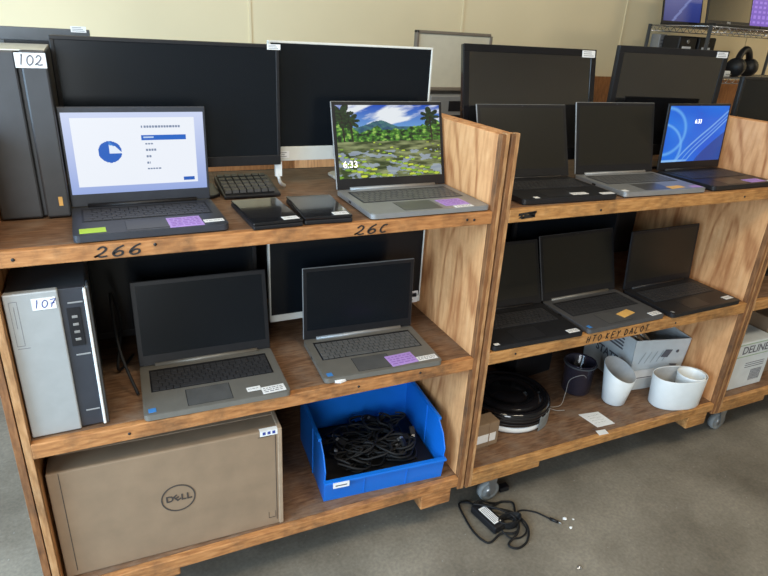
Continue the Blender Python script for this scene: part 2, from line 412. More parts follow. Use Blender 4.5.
# ------------------------------------------------------------------ screen pictures
def lerp(a, b, t): t = max(0, min(1, t)); return tuple(a[i] + (b[i] - a[i]) * t for i in range(3))
from mathutils import noise
def fbm(x, y, o=4, s=0.): return sum(noise.noise(Vector((x * 2 ** k, y * 2 ** k, s + k * 3.1))) / 2 ** k for k in range(o))
def srgb(r, g, b): return tuple((c / 255) ** 2.2 for c in (r, g, b))

def pic_setup(u, v):           # first-run dialog: white card on pale blue, round emblem, list, buttons
    c = lerp(srgb(150, 170, 225), srgb(205, 215, 245), v)
    if .055 < u < .93 and .09 < v < .94:
        c = srgb(238, 243, 252)
        dx = (u - .30) * 1.65; dy = v - .52; d = math.hypot(dx, dy)
        if d < .135:
            c = srgb(22, 92, 190)
            if dx > -.01 and dy > -.02 and dx + dy < .13: c = srgb(228, 238, 252) if dy < .085 - dx * .3 else srgb(60, 130, 215)
        if .53 < u < .86:
            if .655 < v < .72: c = srgb(20, 96, 196) if not (.545 < u < .62 and .68 < v < .70) else srgb(190, 210, 240)
            for k, (rv, w) in enumerate(((.82, .27), (.61, .06), (.53, .08), (.45, .035), (.37, .025), (.29, .10))):
                if abs(v - rv) < (.011 if k else .014) and .555 - (.02 if k == 0 else 0) < u < .555 + w and (int(u * 190) % 4 != 0): c = srgb(120, 135, 165)
        if .82 < u < .905 and .12 < v < .165: c = srgb(25, 90, 185)
    return c
def pic_pond(u, v):            # tropical pond below hills and clouds
    hz = .56
    if v > .5:
        c = lerp(srgb(120, 175, 230), srgb(20, 80, 190), (v - .6) * 2.6)
        cl = fbm(u * 3 + 1, v * 9 - u * 3, 5, 2.)
        c = lerp(c, srgb(238, 244, 250), (cl + .12) * 2.6 * (1.25 - v * .6))
        hill = .70 + .085 * math.exp(-((u - .40) / .13) ** 2) + .015 * fbm(u * 8, 0, 3)
        if v < hill: c = lerp(srgb(40, 80, 110), srgb(70, 120, 120), fbm(u * 20, v * 20) + .5)
        tree = .66 + .10 * fbm(u * 7, 1, 4) + .13 * max(0, (u - .55)) * 1.6 + .18 * max(0, .22 - u) * 3
        if v < tree:
            n = fbm(u * 22, v * 26, 5, 5.)
            c = lerp(srgb(8, 38, 12), srgb(90, 160, 50), n * 1.1 + .42)
            if n > .42: c = lerp(c, srgb(190, 215, 110), .5)
        # palm crowns, upper corners
        for px, py, s in ((.05, .86, .12), (.13, .78, .09), (.90, .84, .10)):
            dx, dy = u - px, (v - py); a = math.atan2(dy, dx); d = math.hypot(dx, dy * .7)
            if d < s * (.45 + .55 * abs(math.sin(a * 3.5 + px * 9))): c = lerp(srgb(8, 22, 10), srgb(40, 70, 30), fbm(u * 40, v * 40) + .4)
            if abs(dx + dy * .05) < .008 and v < py and v > .5: c = srgb(35, 30, 20)
    else:
        n = fbm(u * 6, v * 20, 4, 8.)
        c = lerp(srgb(52, 66, 30), srgb(150, 160, 110), n + .35)
        r = fbm(u * 9, v * 14, 3, 12.)
        if r > .12 and v < .38: c = lerp(c, srgb(165, 180, 205), .65)
    if v < .5:
        for k in range(64):
            h = (k * .6180339) % 1; g = (k * .7548776) % 1
            py = .02 + .5 * g ** 1.3; s = .012 + .055 * (.52 - py)
            dx = u - h; dy = (v - py) * 2.0
            if dx * dx + dy * dy < s * s and (k % 5 != 0 or py < .25):
                c = lerp(srgb(120, 165, 45), srgb(215, 230, 70), ((k * 37) % 10) / 10); 
                if dx * dx + dy * dy > s * s * .75: c = srgb(70, 110, 40)
    return c
def pic_ribbon(u, v):          # deep blue picture with pale curved ribbons
    c = lerp(srgb(0, 84, 215), srgb(20, 125, 240), .5 + .5 * fbm(u * 2, v * 2, 2))
    d1 = u * .80 + .2 - v * .9
    def band(f, w, s, cc):
        nonlocal c
        if abs(f) < w: c = lerp(c, cc, s * (1 - abs(f) / w))
    x = u; y = v
    band(math.hypot(x + .12, (y - .25) * .9) - .40, .03, .8, srgb(120, 190, 255))
    band(math.hypot(x + .02, (y - .55) * .8) - .33, .035, .8, srgb(110, 185, 255))
    for off, w in ((0., .025), (.08, .018), (.17, .03)):
        band(y - (.02 + 1.05 * (max(0, x - .42 + off)) ** .8 + .35 * max(0, x - .7) ** 1.5), w, .8, srgb(150, 205, 255))
    if x > .55 and y < 1.0 * (x - .55) ** .8 + .0: c = lerp(c, srgb(30, 60, 130), .75)
    return c
def pic_grid(u, v):
    return lerp(srgb(90, 50, 190), srgb(175, 140, 250), .8 if (int(u * 16) % 2 and int(v * 14) % 2) else .25)
def pic_dim(u, v):
    c = lerp(srgb(52, 62, 130), srgb(70, 84, 160), v)
    if abs(v - (u * 1.6 - .4)) < .06: c = srgb(110, 125, 190)
    return c
def picture(name, fn, w, h, nx, ny, mat, parent, T):
    vs = []; fs = []
    for j in range(ny):
        for i in range(nx):
            o = len(vs)
            for a, b_ in ((0, 0), (1, 0), (1, 1), (0, 1)): vs.append(T @ Vector(((i + a) / nx * w - w / 2, 0, (j + b_) / ny * h)))
            fs.append((o, o + 1, o + 2, o + 3))
    me = bpy.data.meshes.new(name); me.from_pydata(vs, [], fs); me.materials.append(M[mat])
    at = me.color_attributes.new('pic', 'FLOAT_COLOR', 'CORNER')
    k = 0
    for j in range(ny):
        for i in range(nx):
            c = fn((i + .5) / nx, (j + .5) / ny)
            for q in range(4): at.data[k].color = (*c, 1); k += 1
    o = bpy.data.objects.new(name, me); COL.objects.link(o); o.parent = parent
    return o
M['pic_setup'] = image_mat('lit_setup_screen', .88)
M['pic_pond'] = image_mat('lit_pond_screen', .8)
M['pic_ribbon'] = image_mat('lit_blue_screen', .8)
M['pic_far'] = image_mat('lit_far_screen', .7)
m_, nt_, b_ = new_mat('lit_white_lettering'); b_.inputs['Emission Color'].default_value = (1, 1, 1, 1); b_.inputs['Emission Strength'].default_value = 1.0; M['lit'] = m_

# ------------------------------------------------------------------ laptop
def sticker(parent, name, x0, x1, y0, y1, z, mat, T=None, rz=0., lines=0):
    cx, cy = (x0 + x1) / 2, (y0 + y1) / 2
    Tm = (T or Matrix.Identity(4)) @ Matrix.Translation((cx, cy, z)) @ Matrix.Rotation(rz, 4, 'Z')
    b = MB(); w, h = (x1 - x0) / 2, (y1 - y0) / 2
    b.box(-w, w, -h, h, 0, .0005, mat, Tm)
    for i in range(lines):
        yy = h - (i + 1) * 2 * h / (lines + 1); x = -w * .85
        while x < w * .75:
            l = random.uniform(.12, .4) * w; b.box(x, min(x + l, w * .85), yy - h * .09, yy + h * .09, .0005, .0007, 'purpleink' if mat == 'purple' else 'ink', Tm); x += l + w * .1
    return b.build(name, parent)

LG = 'open laptops along the cart shelves'
def laptop(label, x, y, z, rz, w, d, tilt, case, rim=None, screen='screen', padm='pad', keys='key', lidl=None, bez=.012, bezt=None, pic=None, stick=(), hinge='black', numpad=True, clock=None, deck=None, bezmat='black', base_t=.017):
    t = thing('laptop', label, 'laptop', (x, y, z), rz, LG)
    hb = base_t; lidl = lidl or d * .97; rim = rim or case; bezt = bezt or bez; deck = deck or case
    def rr(w_, y0, y1, r, n=4):
        P = []
        for cx, cy, a0 in ((w_ / 2 - r, y0 + r, -PI / 2), (w_ / 2 - r, y1 - r, 0), (-w_ / 2 + r, y1 - r, PI / 2), (-w_ / 2 + r, y0 + r, PI)):
            for k in range(n + 1): a = a0 + PI / 2 * k / n; P.append((cx + r * math.cos(a), cy + r * math.sin(a)))
        return P
    b = MB(); b.prism(rr(w, 0, d, .012), 2, .003, hb, case); b.prism(rr(w - .01, .006, d - .004, .012), 2, .001, .003, 'black')
    b.prism(rr(w - .006, .003, d - .012, .010), 2, hb, hb + .0005, deck)
    b.box(-w / 2 - .0002, -w / 2 + .004, d * .55, d * .62, .006, .012, 'black')      # side port
    base = b.build('base', t, .0012)
    # keyboard: key bed with separate caps, one pattern
    k = MB(); kw = w * .86; ky0, ky1 = d * .43, d * .86
    k.box(-kw / 2 - .003, kw / 2 + .003, ky0 - .003, ky1 + .003, hb + .0004, hb + .0009, 'black')
    rows = 6; rh = (ky1 - ky0) / rows
    cols = 18 if (numpad and w > .33) else 14; cw = kw / cols
    for r in range(rows):
        c = 0
        while c < cols:
            span = 1
            if r == 0 and c == 4: span = 5
            elif r > 0 and c == 0 and r < 4: span = 1 + (r % 2) * .5
            h = rh * (.6 if r == 5 else 1)
            if c + span > cols: span = cols - c
            k.box(-kw / 2 + c * cw + .0012, -kw / 2 + (c + span) * cw - .0012, ky0 + r * rh + .0012, ky0 + r * rh + h - .0012, hb + .0009, hb + .0022, keys)
            c += span
    k.build('keyboard', t)
    p = MB(); px = -w * .06 if numpad else 0
    p.box(px - .053, px + .053, d * .06, d * .36, hb + .0005, hb + .0009, padm)
    p.box(px - .0545, px + .0545, d * .06 - .0015, d * .36 + .0015, hb + .0003, hb + .0006, 'black')
    p.build('touchpad', t, .0004)
    h_ = MB(); 
    h_.tube([(-w * .39, d - .006, hb + .002), (w * .39, d - .006, hb + .002)], .006, hinge, 12, smooth=1)
    h_.build('hinge', t)
    T = Matrix.Translation((0, d - .004, hb + .002)) @ Matrix.Rotation(-tilt, 4, 'X')
    l = MB(); l.box(-w / 2, w / 2, 0, .006, 0, lidl, rim, T)
    lid = l.build('lid', t, .002)
    zb = .028; f = MB(); f.box(-w / 2 + .0018, w / 2 - .0018, -.0012, .001, .0, lidl - .0018, bezmat, T)
    f.lathe([(0, -.0005), (.0018, -.0005), (.0018, .001)], 'ink', 10, T @ Matrix.Translation((0, -.0013, lidl - .006)) @ Matrix.Rotation(PI / 2, 4, 'X'))
    f.build('bezel', lid)
    if pic:
        fn, nx, ny, mm = pic
        picture('display', fn, w - 2 * bez, lidl - zb - bezt, nx, ny, mm, lid, T @ Matrix.Translation((0, -.0016, zb)))
        if clock:
            cx, cz, cs, txt = clock
            text_part('clock_digits', txt, cs, 'lit', lid, T @ Matrix.Translation((cx, -.0022, cz)) @ Matrix.Rotation(PI / 2, 4, 'X'), bold=.0001)
    else:
        MB().box(-w / 2 + bez, w / 2 - bez, -.0016, -.001, zb, lidl - bez, screen, T).build('display', lid)
    for (nm, u0, u1, v0, v1, mt, r_, ln) in stick:
        sticker(base, nm, -w / 2 + u0 * w, -w / 2 + u1 * w, v0 * d, v1 * d, hb + .0006, mt, None, r_, ln)
    return t
Z1, Z2 = 1.122, .672
W = 'price_sticker'; Lb = 'white_label'
laptop('small dark laptop with a lit white setup screen and lime sticker', .074, .014, Z1, .028, .312, .220, -.01, 'charcoal', bezmat='charcoal', numpad=False, padm='padblack', lidl=.222, bez=.006, bezt=.012, pic=(pic_setup, 200, 110, 'pic_setup'), screen='screen',
       stick=((W, .04, .20, .06, .20, 'green', .02, 0), (W, .60, .83, .02, .34, 'purple', .02, 5), (Lb, .84, .98, .10, .19, 'paper', .05, 1)))
laptop('silver laptop with a lit tropical pond picture on its screen', .742, .008, Z1, .008, .346, .245, .274, 'silver', keys='keygrey', hinge='silver', bez=.011, pic=(pic_pond, 220, 125, 'pic_pond'), clock=(-.128, .066, .026, '6:33'), base_t=.015,
       stick=((W, .64, .86, .10, .34, 'purple', .04, 4), (Lb, .70, .86, .02, .09, 'paper', .03, 2)))
laptop('grey laptop with a dark screen standing beside the silver 107 tower', .182, -.004, Z2, -.025, .353, .239, .174, 'taupe', deck='taupe', keys='key', hinge='taupe', rim='darklap',
       stick=(('chip_sticker', .03, .08, .05, .12, 'bluesticker', .05, 0), (Lb, .80, .97, .03, .16, 'paper', .05, 3), (Lb, .70, .80, .12, .20, 'paper', .05, 1)))
laptop('grey laptop with silver rim, dark screen and purple sticker, in front of white-edged monitor', .633, .004, Z2, -.046, .352, .231, .05, 'taupe', keys='keygrey', hinge='silver', rim='silver',
       stick=(('chip_sticker', .03, .075, .05, .12, 'bluesticker', .05, 0), (W, .56, .80, .05, .30, 'purple', .08, 4), (Lb, .80, .98, .07, .17, 'paper', .05, 3)))
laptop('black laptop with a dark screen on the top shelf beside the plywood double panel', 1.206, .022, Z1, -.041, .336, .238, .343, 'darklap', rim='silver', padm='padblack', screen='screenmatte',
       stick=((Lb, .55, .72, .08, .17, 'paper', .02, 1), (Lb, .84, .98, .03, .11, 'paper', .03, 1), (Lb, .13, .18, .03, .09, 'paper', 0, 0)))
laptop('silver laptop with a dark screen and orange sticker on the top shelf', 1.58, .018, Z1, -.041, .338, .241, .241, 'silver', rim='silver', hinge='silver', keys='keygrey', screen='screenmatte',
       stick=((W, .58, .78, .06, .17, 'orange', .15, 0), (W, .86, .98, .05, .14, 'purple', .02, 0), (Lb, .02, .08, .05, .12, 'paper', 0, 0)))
laptop('black laptop with a lit blue ribbon picture on its screen', 1.953, .020, Z1, .02, .323, .237, .059, 'darklap', padm='padblack', pic=(pic_ribbon, 150, 90, 'pic_ribbon'), clock=(.0, .168, .021, '6:33'), bez=.008,
       stick=((W, .62, .88, .05, .22, 'purple', .03, 3), (Lb, .90, .99, .03, .09, 'paper', .03, 1)))
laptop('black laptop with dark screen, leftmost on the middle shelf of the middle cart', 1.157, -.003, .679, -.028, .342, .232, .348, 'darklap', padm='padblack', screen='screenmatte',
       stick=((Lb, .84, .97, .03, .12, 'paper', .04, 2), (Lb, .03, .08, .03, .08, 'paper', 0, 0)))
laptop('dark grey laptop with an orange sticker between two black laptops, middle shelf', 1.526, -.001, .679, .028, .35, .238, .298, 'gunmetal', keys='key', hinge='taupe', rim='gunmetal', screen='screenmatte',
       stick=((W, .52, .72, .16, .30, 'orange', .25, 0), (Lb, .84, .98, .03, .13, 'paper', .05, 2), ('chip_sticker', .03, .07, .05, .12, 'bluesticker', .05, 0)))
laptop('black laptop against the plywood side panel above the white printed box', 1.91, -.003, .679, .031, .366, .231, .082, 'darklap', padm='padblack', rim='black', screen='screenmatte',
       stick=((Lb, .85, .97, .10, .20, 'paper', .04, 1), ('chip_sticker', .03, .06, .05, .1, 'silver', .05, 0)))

# ------------------------------------------------------------------ tablets and loose keyboard on the top shelf
def tablet(label, x, y, z, w, d, h, rz):
    t = thing('closed_tablet', label, 'tablet', (x, y, z), rz, 'black closed tablets on the top shelf')
    MB().box(-w / 2, w / 2, 0, d, 0.001, h * .62, 'black').build('body', t, .003)
    MB().box(-w / 2, w / 2, 0, d, h * .66, h, 'blackgloss').build('cover', t, .003)
    sticker(t, 'white_label', w * .12, w * .44, .008, .03, h, 'paper', None, .05, 1)
    MB().box(-w * .44, w * .44, d - .006, d + .001, h * .25, h * .85, 'darkgrey').build('spine', t, .002)
    return t
tablet('closed black tablet nearer the lit white screen, white label at its corner', .338, .004, Z1, .118, .205, .018, .05)
tablet('closed black tablet nearer the pond screen laptop', .460, .008, Z1, .118, .195, .020, -.05)
t = thing('keyboard', 'black loose keyboard behind the closed tablets under the black monitor', 'keyboard', (.370, .268, Z1), .0)
MB().prism([(0, .004), (.15, .008), (.15, .030), (0, .012)], 0, -.105, .045, 'black').build('body', t, .003)
b = MB()
for r in range(5):
    for c in range(7):
        y0 = .012 + r * .026; z0 = .0135 + y0 * .12
        b.prism([(y0, z0), (y0 + .022, z0 + .0026), (y0 + .020, z0 + .010), (y0 + .003, z0 + .008)], 0, -.1 + c * .0192, -.1 + c * .0192 + .016, 'key')
b.build('key_caps', t)

# ------------------------------------------------------------------ monitors
MG = 'monitors standing behind the laptops'
def monitor(label, x, y, z0, z1, w, base_z, rz=0., tilt=0., bezel='black', screen='screen', bz=.012, chin=.02, depth=.03, stand='black', tagpos=None, name='monitor', bw=.09):
    t = thing(name, label, 'monitor', (x, y, base_z), rz, MG)
    a, h = z0 - base_z, z1 - z0
    T = Matrix.Translation((0, 0, a)) @ Matrix.Rotation(-tilt, 4, 'X')
    body = MB(); body.box(-w / 2, w / 2, .0, .016, 0, h, bezel, T)
    body.prism([(.016, .03), (.016, h - .03), (.016 + depth, h * .7), (.016 + depth, h * .25)], 0, -w * .36, w * .36, 'black', T)
    hs = body.build('housing', t, .0025)
    f = MB(); c = chin
    f.box(-w / 2, w / 2, -.004, 0, 0, c, bezel, T); f.box(-w / 2, w / 2, -.004, 0, h - bz, h, bezel, T)
    f.box(-w / 2, -w / 2 + bz, -.004, 0, c, h - bz, bezel, T); f.box(w / 2 - bz, w / 2, -.004, 0, c, h - bz, bezel, T)
    f.build('bezel', t, .0015)
    MB().box(-w / 2 + bz, w / 2 - bz, -.002, .0005, c, h - bz, screen, T).build('screen', t)
    s = MB(); s.box(-.035, .035, .03, .05, .006, a + h * .5, stand); s.build('stand_neck', t, .006)
    s = MB(); s.prism([(-bw, -.01), (-bw + .02, -.03), (bw - .02, -.03), (bw, -.01), (bw, .10), (bw - .02, .12), (-bw + .02, .12), (-bw, .10)], 2, 0.001, .010, stand)
    s.build('stand_base', t, .003)
    if tagpos:
        for (u, v, tw, th, tm) in tagpos:
            g = MB(); g.box(-tw / 2, tw / 2, -.0052, -.0042, -th / 2, th / 2, tm, T @ Matrix.Translation((-w / 2 + u, 0, v)))
            for k in range(3): g.box(-tw * .4, tw * random.uniform(.1, .4), -.0055, -.0051, -th * .3 + k * th * .28, -th * .3 + k * th * .28 + th * .08, 'ink', T @ Matrix.Translation((-w / 2 + u, 0, v)))
            g.build('paper_label', t)
    return t
monitor('large black monitor behind the lit white screen laptop', .172, .32, 1.200, 1.503, .514, Z1, chin=.026, bz=.009, bezel='black', tagpos=((.50, .297, .034, .013, 'paper'),))
monitor('black monitor with a white rim behind the pond screen laptop', .665, .388, 1.195, 1.511, .492, Z1, bezel='whitemon', bz=.006, chin=.040, stand='whitemon', bw=.04, tagpos=((.03, .018, .045, .019, 'paper'),))
monitor('glossy black all-in-one monitor leaning back behind the plywood double panel', 1.292, .352, 1.17, 1.532, .525, Z1, tilt=.17, bezel='blackgloss', screen='screengloss', bz=.022, chin=.04, tagpos=((.49, .347, .055, .022, 'paper'),), name='all_in_one_monitor')
monitor('glossy dark all-in-one monitor behind the blue screen laptop', 1.884, .372, 1.17, 1.546, .488, Z1, rz=-.10, bezel='black', screen='screengloss', bz=.022, chin=.04, tagpos=((.455, .362, .05, .02, 'paper'),), name='all_in_one_monitor')
monitor('black monitor with white chin behind the purple-stickered laptop, on the shelf below', .648, .335, .716, 1.045, .513, Z2, bezel='whitemon', bz=.005, chin=.022, stand='whitemon', tagpos=((.478, .020, .05, .042, 'paper'), (.478, .026, .042, .014, 'red')))
monitor('black monitor beside the silver 107 tower, half hidden by a grey laptop', .135, .37, .72, 1.04, .46, Z2, bezel='black')
monitor('black monitor on the middle shelf behind the dark grey laptop', 1.56, .40, .725, 1.05, .5, .679)
monitor('black monitor on the middle shelf next to the plywood double panel', 1.16, .46, .725, 1.05, .37, .679, rz=.06)
monitor('grey-topped monitor behind the black 102 tower', -.112, .53, 1.21, 1.512, .22, Z1, bezel='darkgrey', bz=.03, bw=.06, tagpos=((.195, .302, .035, .014, 'paper'),))
monitor('black monitor on the right-hand cart past the last plywood panel', 2.47, .33, 1.18, 1.462, .50, Z1, bezel='black', bz=.012)
monitor('black monitor on the middle shelf of the right-hand cart', 2.47, .20, .74, 1.04, .48, .679)

# ------------------------------------------------------------------ tower 102
t = thing('desktop_tower', 'black desktop tower with a handwritten 102 label', 'desktop computer', (-.172, .205, Z1), .02)
MB().box(-.053, .083, .012, .28, .004, .352, 'towerblack').build('case', t, .003)
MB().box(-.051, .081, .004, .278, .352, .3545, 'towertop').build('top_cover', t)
MB().box(-.053, .027, 0, .012, .004, .352, 'towerblack').build('front_panel', t, .004)
MB().box(.035, .083, -.004, .012, .004, .354, 'towerblack').build('front_panel', t, .004)
b = MB(); b.box(.062, .070, -.0055, -.004, .03, .05, 'orange'); b.build('light_sticker', t)
for dx in (-.045, .06):
    for dy in (.03, .24): MB().box(dx, dx + .02, dy, dy + .02, 0.0005, .004, 'black').build('foot', t)
lb = MB(); lb.box(.026, .082, -.0055, -.0040, .320, .349, 'paper'); lb = lb.build('number_label', t)
handwriting('number_writing', '102', .019, 'ink', lb, front_mw(.030, -.0058, .326), w=.13, pitch=.8)
# ------------------------------------------------------------------ tower 107
t = thing('desktop_tower', 'silver-fronted desktop tower with a handwritten 107 label', 'desktop computer', (-.139, .028, Z2), .02)
MB().box(-.086, .065, .012, .30, .004, .348, 'darkgrey').build('case', t, .003)
b = MB(); b.box(-.087, .012, -.006, .012, .004, .352, 'towersilver'); fp = b.build('silver_front_panel', t, .003)
b = MB()
for x0, x1, z0, z1 in ((-.078, -.0775, .235, .335), (-.064, -.0635, .235, .335), (-.078, -.0635, .335, .3355), (-.078, -.0635, .2345, .235), (-.071, -.0705, .275, .325), (-.078, -.055, .228, .2286)): b.box(x0, x1, -.0066, -.0058, z0, z1, 'ink')
b.build('disc_slot', fp)
b = MB(); b.box(.012, .062, .0, .012, .006, .350, 'charcoal'); 
for z in (.315, .19, .045): b.box(.026, .055, -.002, .0, z, z + .004, 'silver')
bp_ = b.build('black_front_panel', t, .002)
b = MB(); b.box(.022, .048, -.003, .0, .215, .305, 'black')
for k in range(4): b.box(.03, .041, -.004, -.003, .228 + k * .018, .234 + k * .018, 'steel')
b.build('port_panel', bp_, .001)
MB().box(.058, .064, -.008, .012, .006, .348, 'white').build('silver_trim_strip', t, .002)
MB().box(.064, .070, -.002, .03, .004, .352, 'darkgrey').build('side_cover_edge', t, .002)
lb = MB(); lb.box(-.038, .006, -.0075, -.0062, .312, .338, 'paper'); lb = lb.build('number_label', t)
handwriting('number_writing', '107', .017, 'penblue', lb, front_mw(-.036, -.0079, .3165), w=.1, pitch=.85)
# cables behind it
for lab, pts in (('black cable looping behind the silver 107 tower', [(.0, .12, Z2 + .006), (-.03, .20, Z2 + .10), (-.035, .28, Z2 + .22), (-.02, .30, Z2 + .12), (-.04, .24, Z2 + .02), (.0, .33, Z2 + .006)]),):
    b = MB(); b.tube(pts, .004, 'cable', 8, smooth=6); tag(b.build('power_cable'), lab, 'cable')
b = MB(); b.tube([(.435, .35, 1.225), (.425, .335, 1.19), (.43, .335, 1.15), (.45, .36, 1.130)], .005, 'whitecable', 8, smooth=6)
b.box(.417, .435, .328, .340, 1.165, 1.205, 'white')
tag(b.build('monitor_cable'), 'white cable with a plug hanging below the white-rimmed monitor', 'cable')

# crumpled label on the middle shelf edge
b = MB(); P = [(.482, .012), (.497, .004), (.516, .010), (.528, .022), (.520, .036), (.498, .032), (.486, .028)]
vs = [(x, y, Z2 + .004 + .006 * random.random()) for x, y in P] + [(.505, .02, Z2 + .014)]
b.add(vs, [(i, (i + 1) % 7, 7) for i in range(7)], 'paper')
b.add([(x + .002, y, Z2 + .0015) for x, y in P], [list(range(7))], 'paper')
b.add([(x, y, z) for x, y, z in vs[:7]] + [(x + .002, y, Z2 + .0015) for x, y in P], [(i, (i + 1) % 7, 7 + (i + 1) % 7, 7 + i) for i in range(7)], 'paper')
tag(b.build('crumpled_paper'), 'crumpled scrap of white paper at the shelf edge between two grey laptops', 'paper')

# ------------------------------------------------------------------ cardboard box with round emblem
ZB = .223
t = thing('cardboard_box', 'large flat brown cardboard box with a round DELL emblem', 'box', (.066, .030, ZB), -.026)
MB().box(-.288, .272, 0, .16, .001, .333, 'card').build('carton', t, .004)
b = MB(); b.box(.262, .274, -.0025, .158, .002, .335, 'card2'); b.build('corner_flap', t, .002)
b = MB(); b.box(-.272, .262, .068, .092, .333, .3342, 'card2'); b.build('tape_strip', t)
MB().box(-.262, -.2605, -.001, 0, .02, .33, 'cardprint').build('fold_line', t)
b = MB()
for x0, x1, z0, z1 in ((.232, .252, .03, .031), (.232, .233, .03, .052), (.251, .252, .03, .052), (.21, .245, .315, .3165), (.255, .2565, .02, .325)): b.box(x0, x1, -.001, 0, z0, z1, 'cardprint')
b.build('printed_lines', t)
# ring + letters (round emblem)
b = MB(); T = Matrix.Translation((-.003, -.0008, .178)) @ Matrix.Rotation(PI / 2, 4, 'X'); n = 48; R1, R2 = .043, .0395; vs = []
for i in range(n):
    a = 2 * PI * i / n
    for r in (R1, R2):
        for z in (0, .0006): vs.append(T @ Vector((r * math.cos(a), r * math.sin(a), z)))
fs = []
for i in range(n):
    o = i * 4; q = ((i + 1) % n) * 4; fs += [(o + 1, q + 1, q + 3, o + 3), (o, o + 1, q + 1, q)[::-1], (o + 3, q + 3, q + 2, o + 2)]
b.add(vs, fs, 'cardprint'); em = b.build('round_emblem', t)
for ch, x, r, s in (('D', -.0215, 0, .027), ('E', -.0035, .62, .027), ('L', .0125, 0, .027), ('L', .0265, 0, .027)):
    text_part('emblem_letter', ch, s, 'cardprint', em, T @ Matrix.Translation((x, 0, .0004)) @ Matrix.Rotation(r, 4, 'Z'), bold=.0007)
lb = MB(); lb.box(.215, .262, -.0015, -.0005, .318, .334, 'paper'); lb.box(.215, .262, -.0015, .012, .333, .3346, 'paper')
for k in range(3): lb.box(.222 + k * .013, .230 + k * .013, -.0019, -.0015, .322, .331, 'penblue')
lb.build('inventory_label', t)

# ------------------------------------------------------------------ blue bin
t = thing('storage_bin', 'blue plastic hopper bin full of black cables', 'bin', (.672, .055, ZB), -.075)
w, d_ = .395, .30; th = .004
def bin_side(s):
    b = MB(); x = s * (w / 2)
    P = [(-.012, .0), (d_, .0), (d_ + .01, .195), (.04, .195), (.0, .165), (-.024, .12), (-.02, .10)]
    b.prism(P, 0, x, x - s * th, 'bin')
    b.prism([(.035, .188), (d_ + .012, .188), (d_ + .012, .199), (.035, .199)], 0, x + s * .006, x - s * th, 'bin')   # rolled rim
    b.prism([(.12, .0), (.128, .0), (.128, .19), (.12, .19)], 0, x + s * .003, x - s * .007, 'bin')
    return b.build('side_wall', t, .0015)
bin_side(-1); bin_side(1)
MB().box(-w / 2, w / 2, 0, d_, .002, .007, 'bin').build('floor_plate', t)
b = MB(); b.prism([(-.012, .0), (-.008, .0), (-.020, .085), (-.026, .085)], 0, -w / 2, w / 2, 'bin')
b.prism([(-.034, .079), (-.018, .079), (-.018, .086), (-.034, .086)], 0, -w / 2 - .003, w / 2 + .003, 'bin')
for x in (-.07, .07): b.prism([(-.015, .004), (-.011, .004), (-.024, .080), (-.0275, .080)], 0, x - .0015, x + .0015, 'bin')
b.build('front_lip', t, .001)
MB().box(-w / 2, w / 2, d_, d_ + .004, .003, .198, 'bin').build('back_wall', t, .001)
b = MB(); b.box(-.175, -.125, -.038, -.0345, .066, .084, 'paper'); b.box(-.168, -.132, -.0385, -.038, .073, .077, 'ink'); b.build('white_label', t)
# tangle of cables, uncountable
b = MB(); rnd = random.Random(3)
T = Matrix.Translation((.672, .055, ZB)) @ Matrix.Rotation(-.075, 4, 'Z')
for k in range(60):
    cx, cy = rnd.uniform(-.11, .11), rnd.uniform(.05, .22); cz = rnd.uniform(.035, .092)
    R = rnd.uniform(.03, .065); ph = rnd.uniform(0, 6); tl = rnd.uniform(-.35, .35); ec = rnd.uniform(.4, 1)
    pts = []
    for i in range(14):
        a = ph + i * .55; rr_ = R * (1 + .12 * math.sin(i * 1.7 + k))
        x = max(-.185, min(.185, cx + rr_ * math.cos(a))); y = max(.0, min(.285, cy + rr_ * math.sin(a) * ec))
        pts.append(T @ Vector((x, y, max(.014, cz + tl * .05 * math.cos(a) + .004 * i * .3))))
    b.tube(pts, rnd.choice((.0025, .0032, .004)), 'cable', 6, smooth=3)
for k in range(16):
    x, y = rnd.uniform(-.16, .16), rnd.uniform(.02, .24); z = rnd.uniform(.07, .105)
    Tm = T @ Matrix.Translation((x, y, z)) @ Euler((rnd.uniform(-.6, .6), rnd.uniform(-.6, .6), rnd.uniform(0, 3))).to_matrix().to_4x4()
    b.box(-.008, .008, -.014, .014, -.005, .005, 'black', Tm); b.box(-.005, .005, .014, .023, -.003, .003, 'steel' if k % 3 else 'darkgrey', Tm)
for v in ((-.19, .0), ):
    b.box(-.188, .188, .0, .292, .009, .040, 'cable', T)
tag(b.build('cable_tangle'), 'tangle of black cables and plugs heaped inside the blue bin', 'cables', kind='stuff')

# ------------------------------------------------------------------ bottom shelf of the middle cart
ZC = .226
t = thing('cardboard_box', 'small brown cardboard box in the corner beside the black disc', 'box', (1.040, .098, ZC), .05)
MB().box(-.058, .098, 0, .058, .001, .098, 'card').build('carton', t, .003)
MB().box(-.02, .085, -.001, 0, .022, .055, 'paper').build('side_label', t)
MB().box(.054, .058, -.0015, .058, .001, .0985, 'card').build('lid_seam', t)
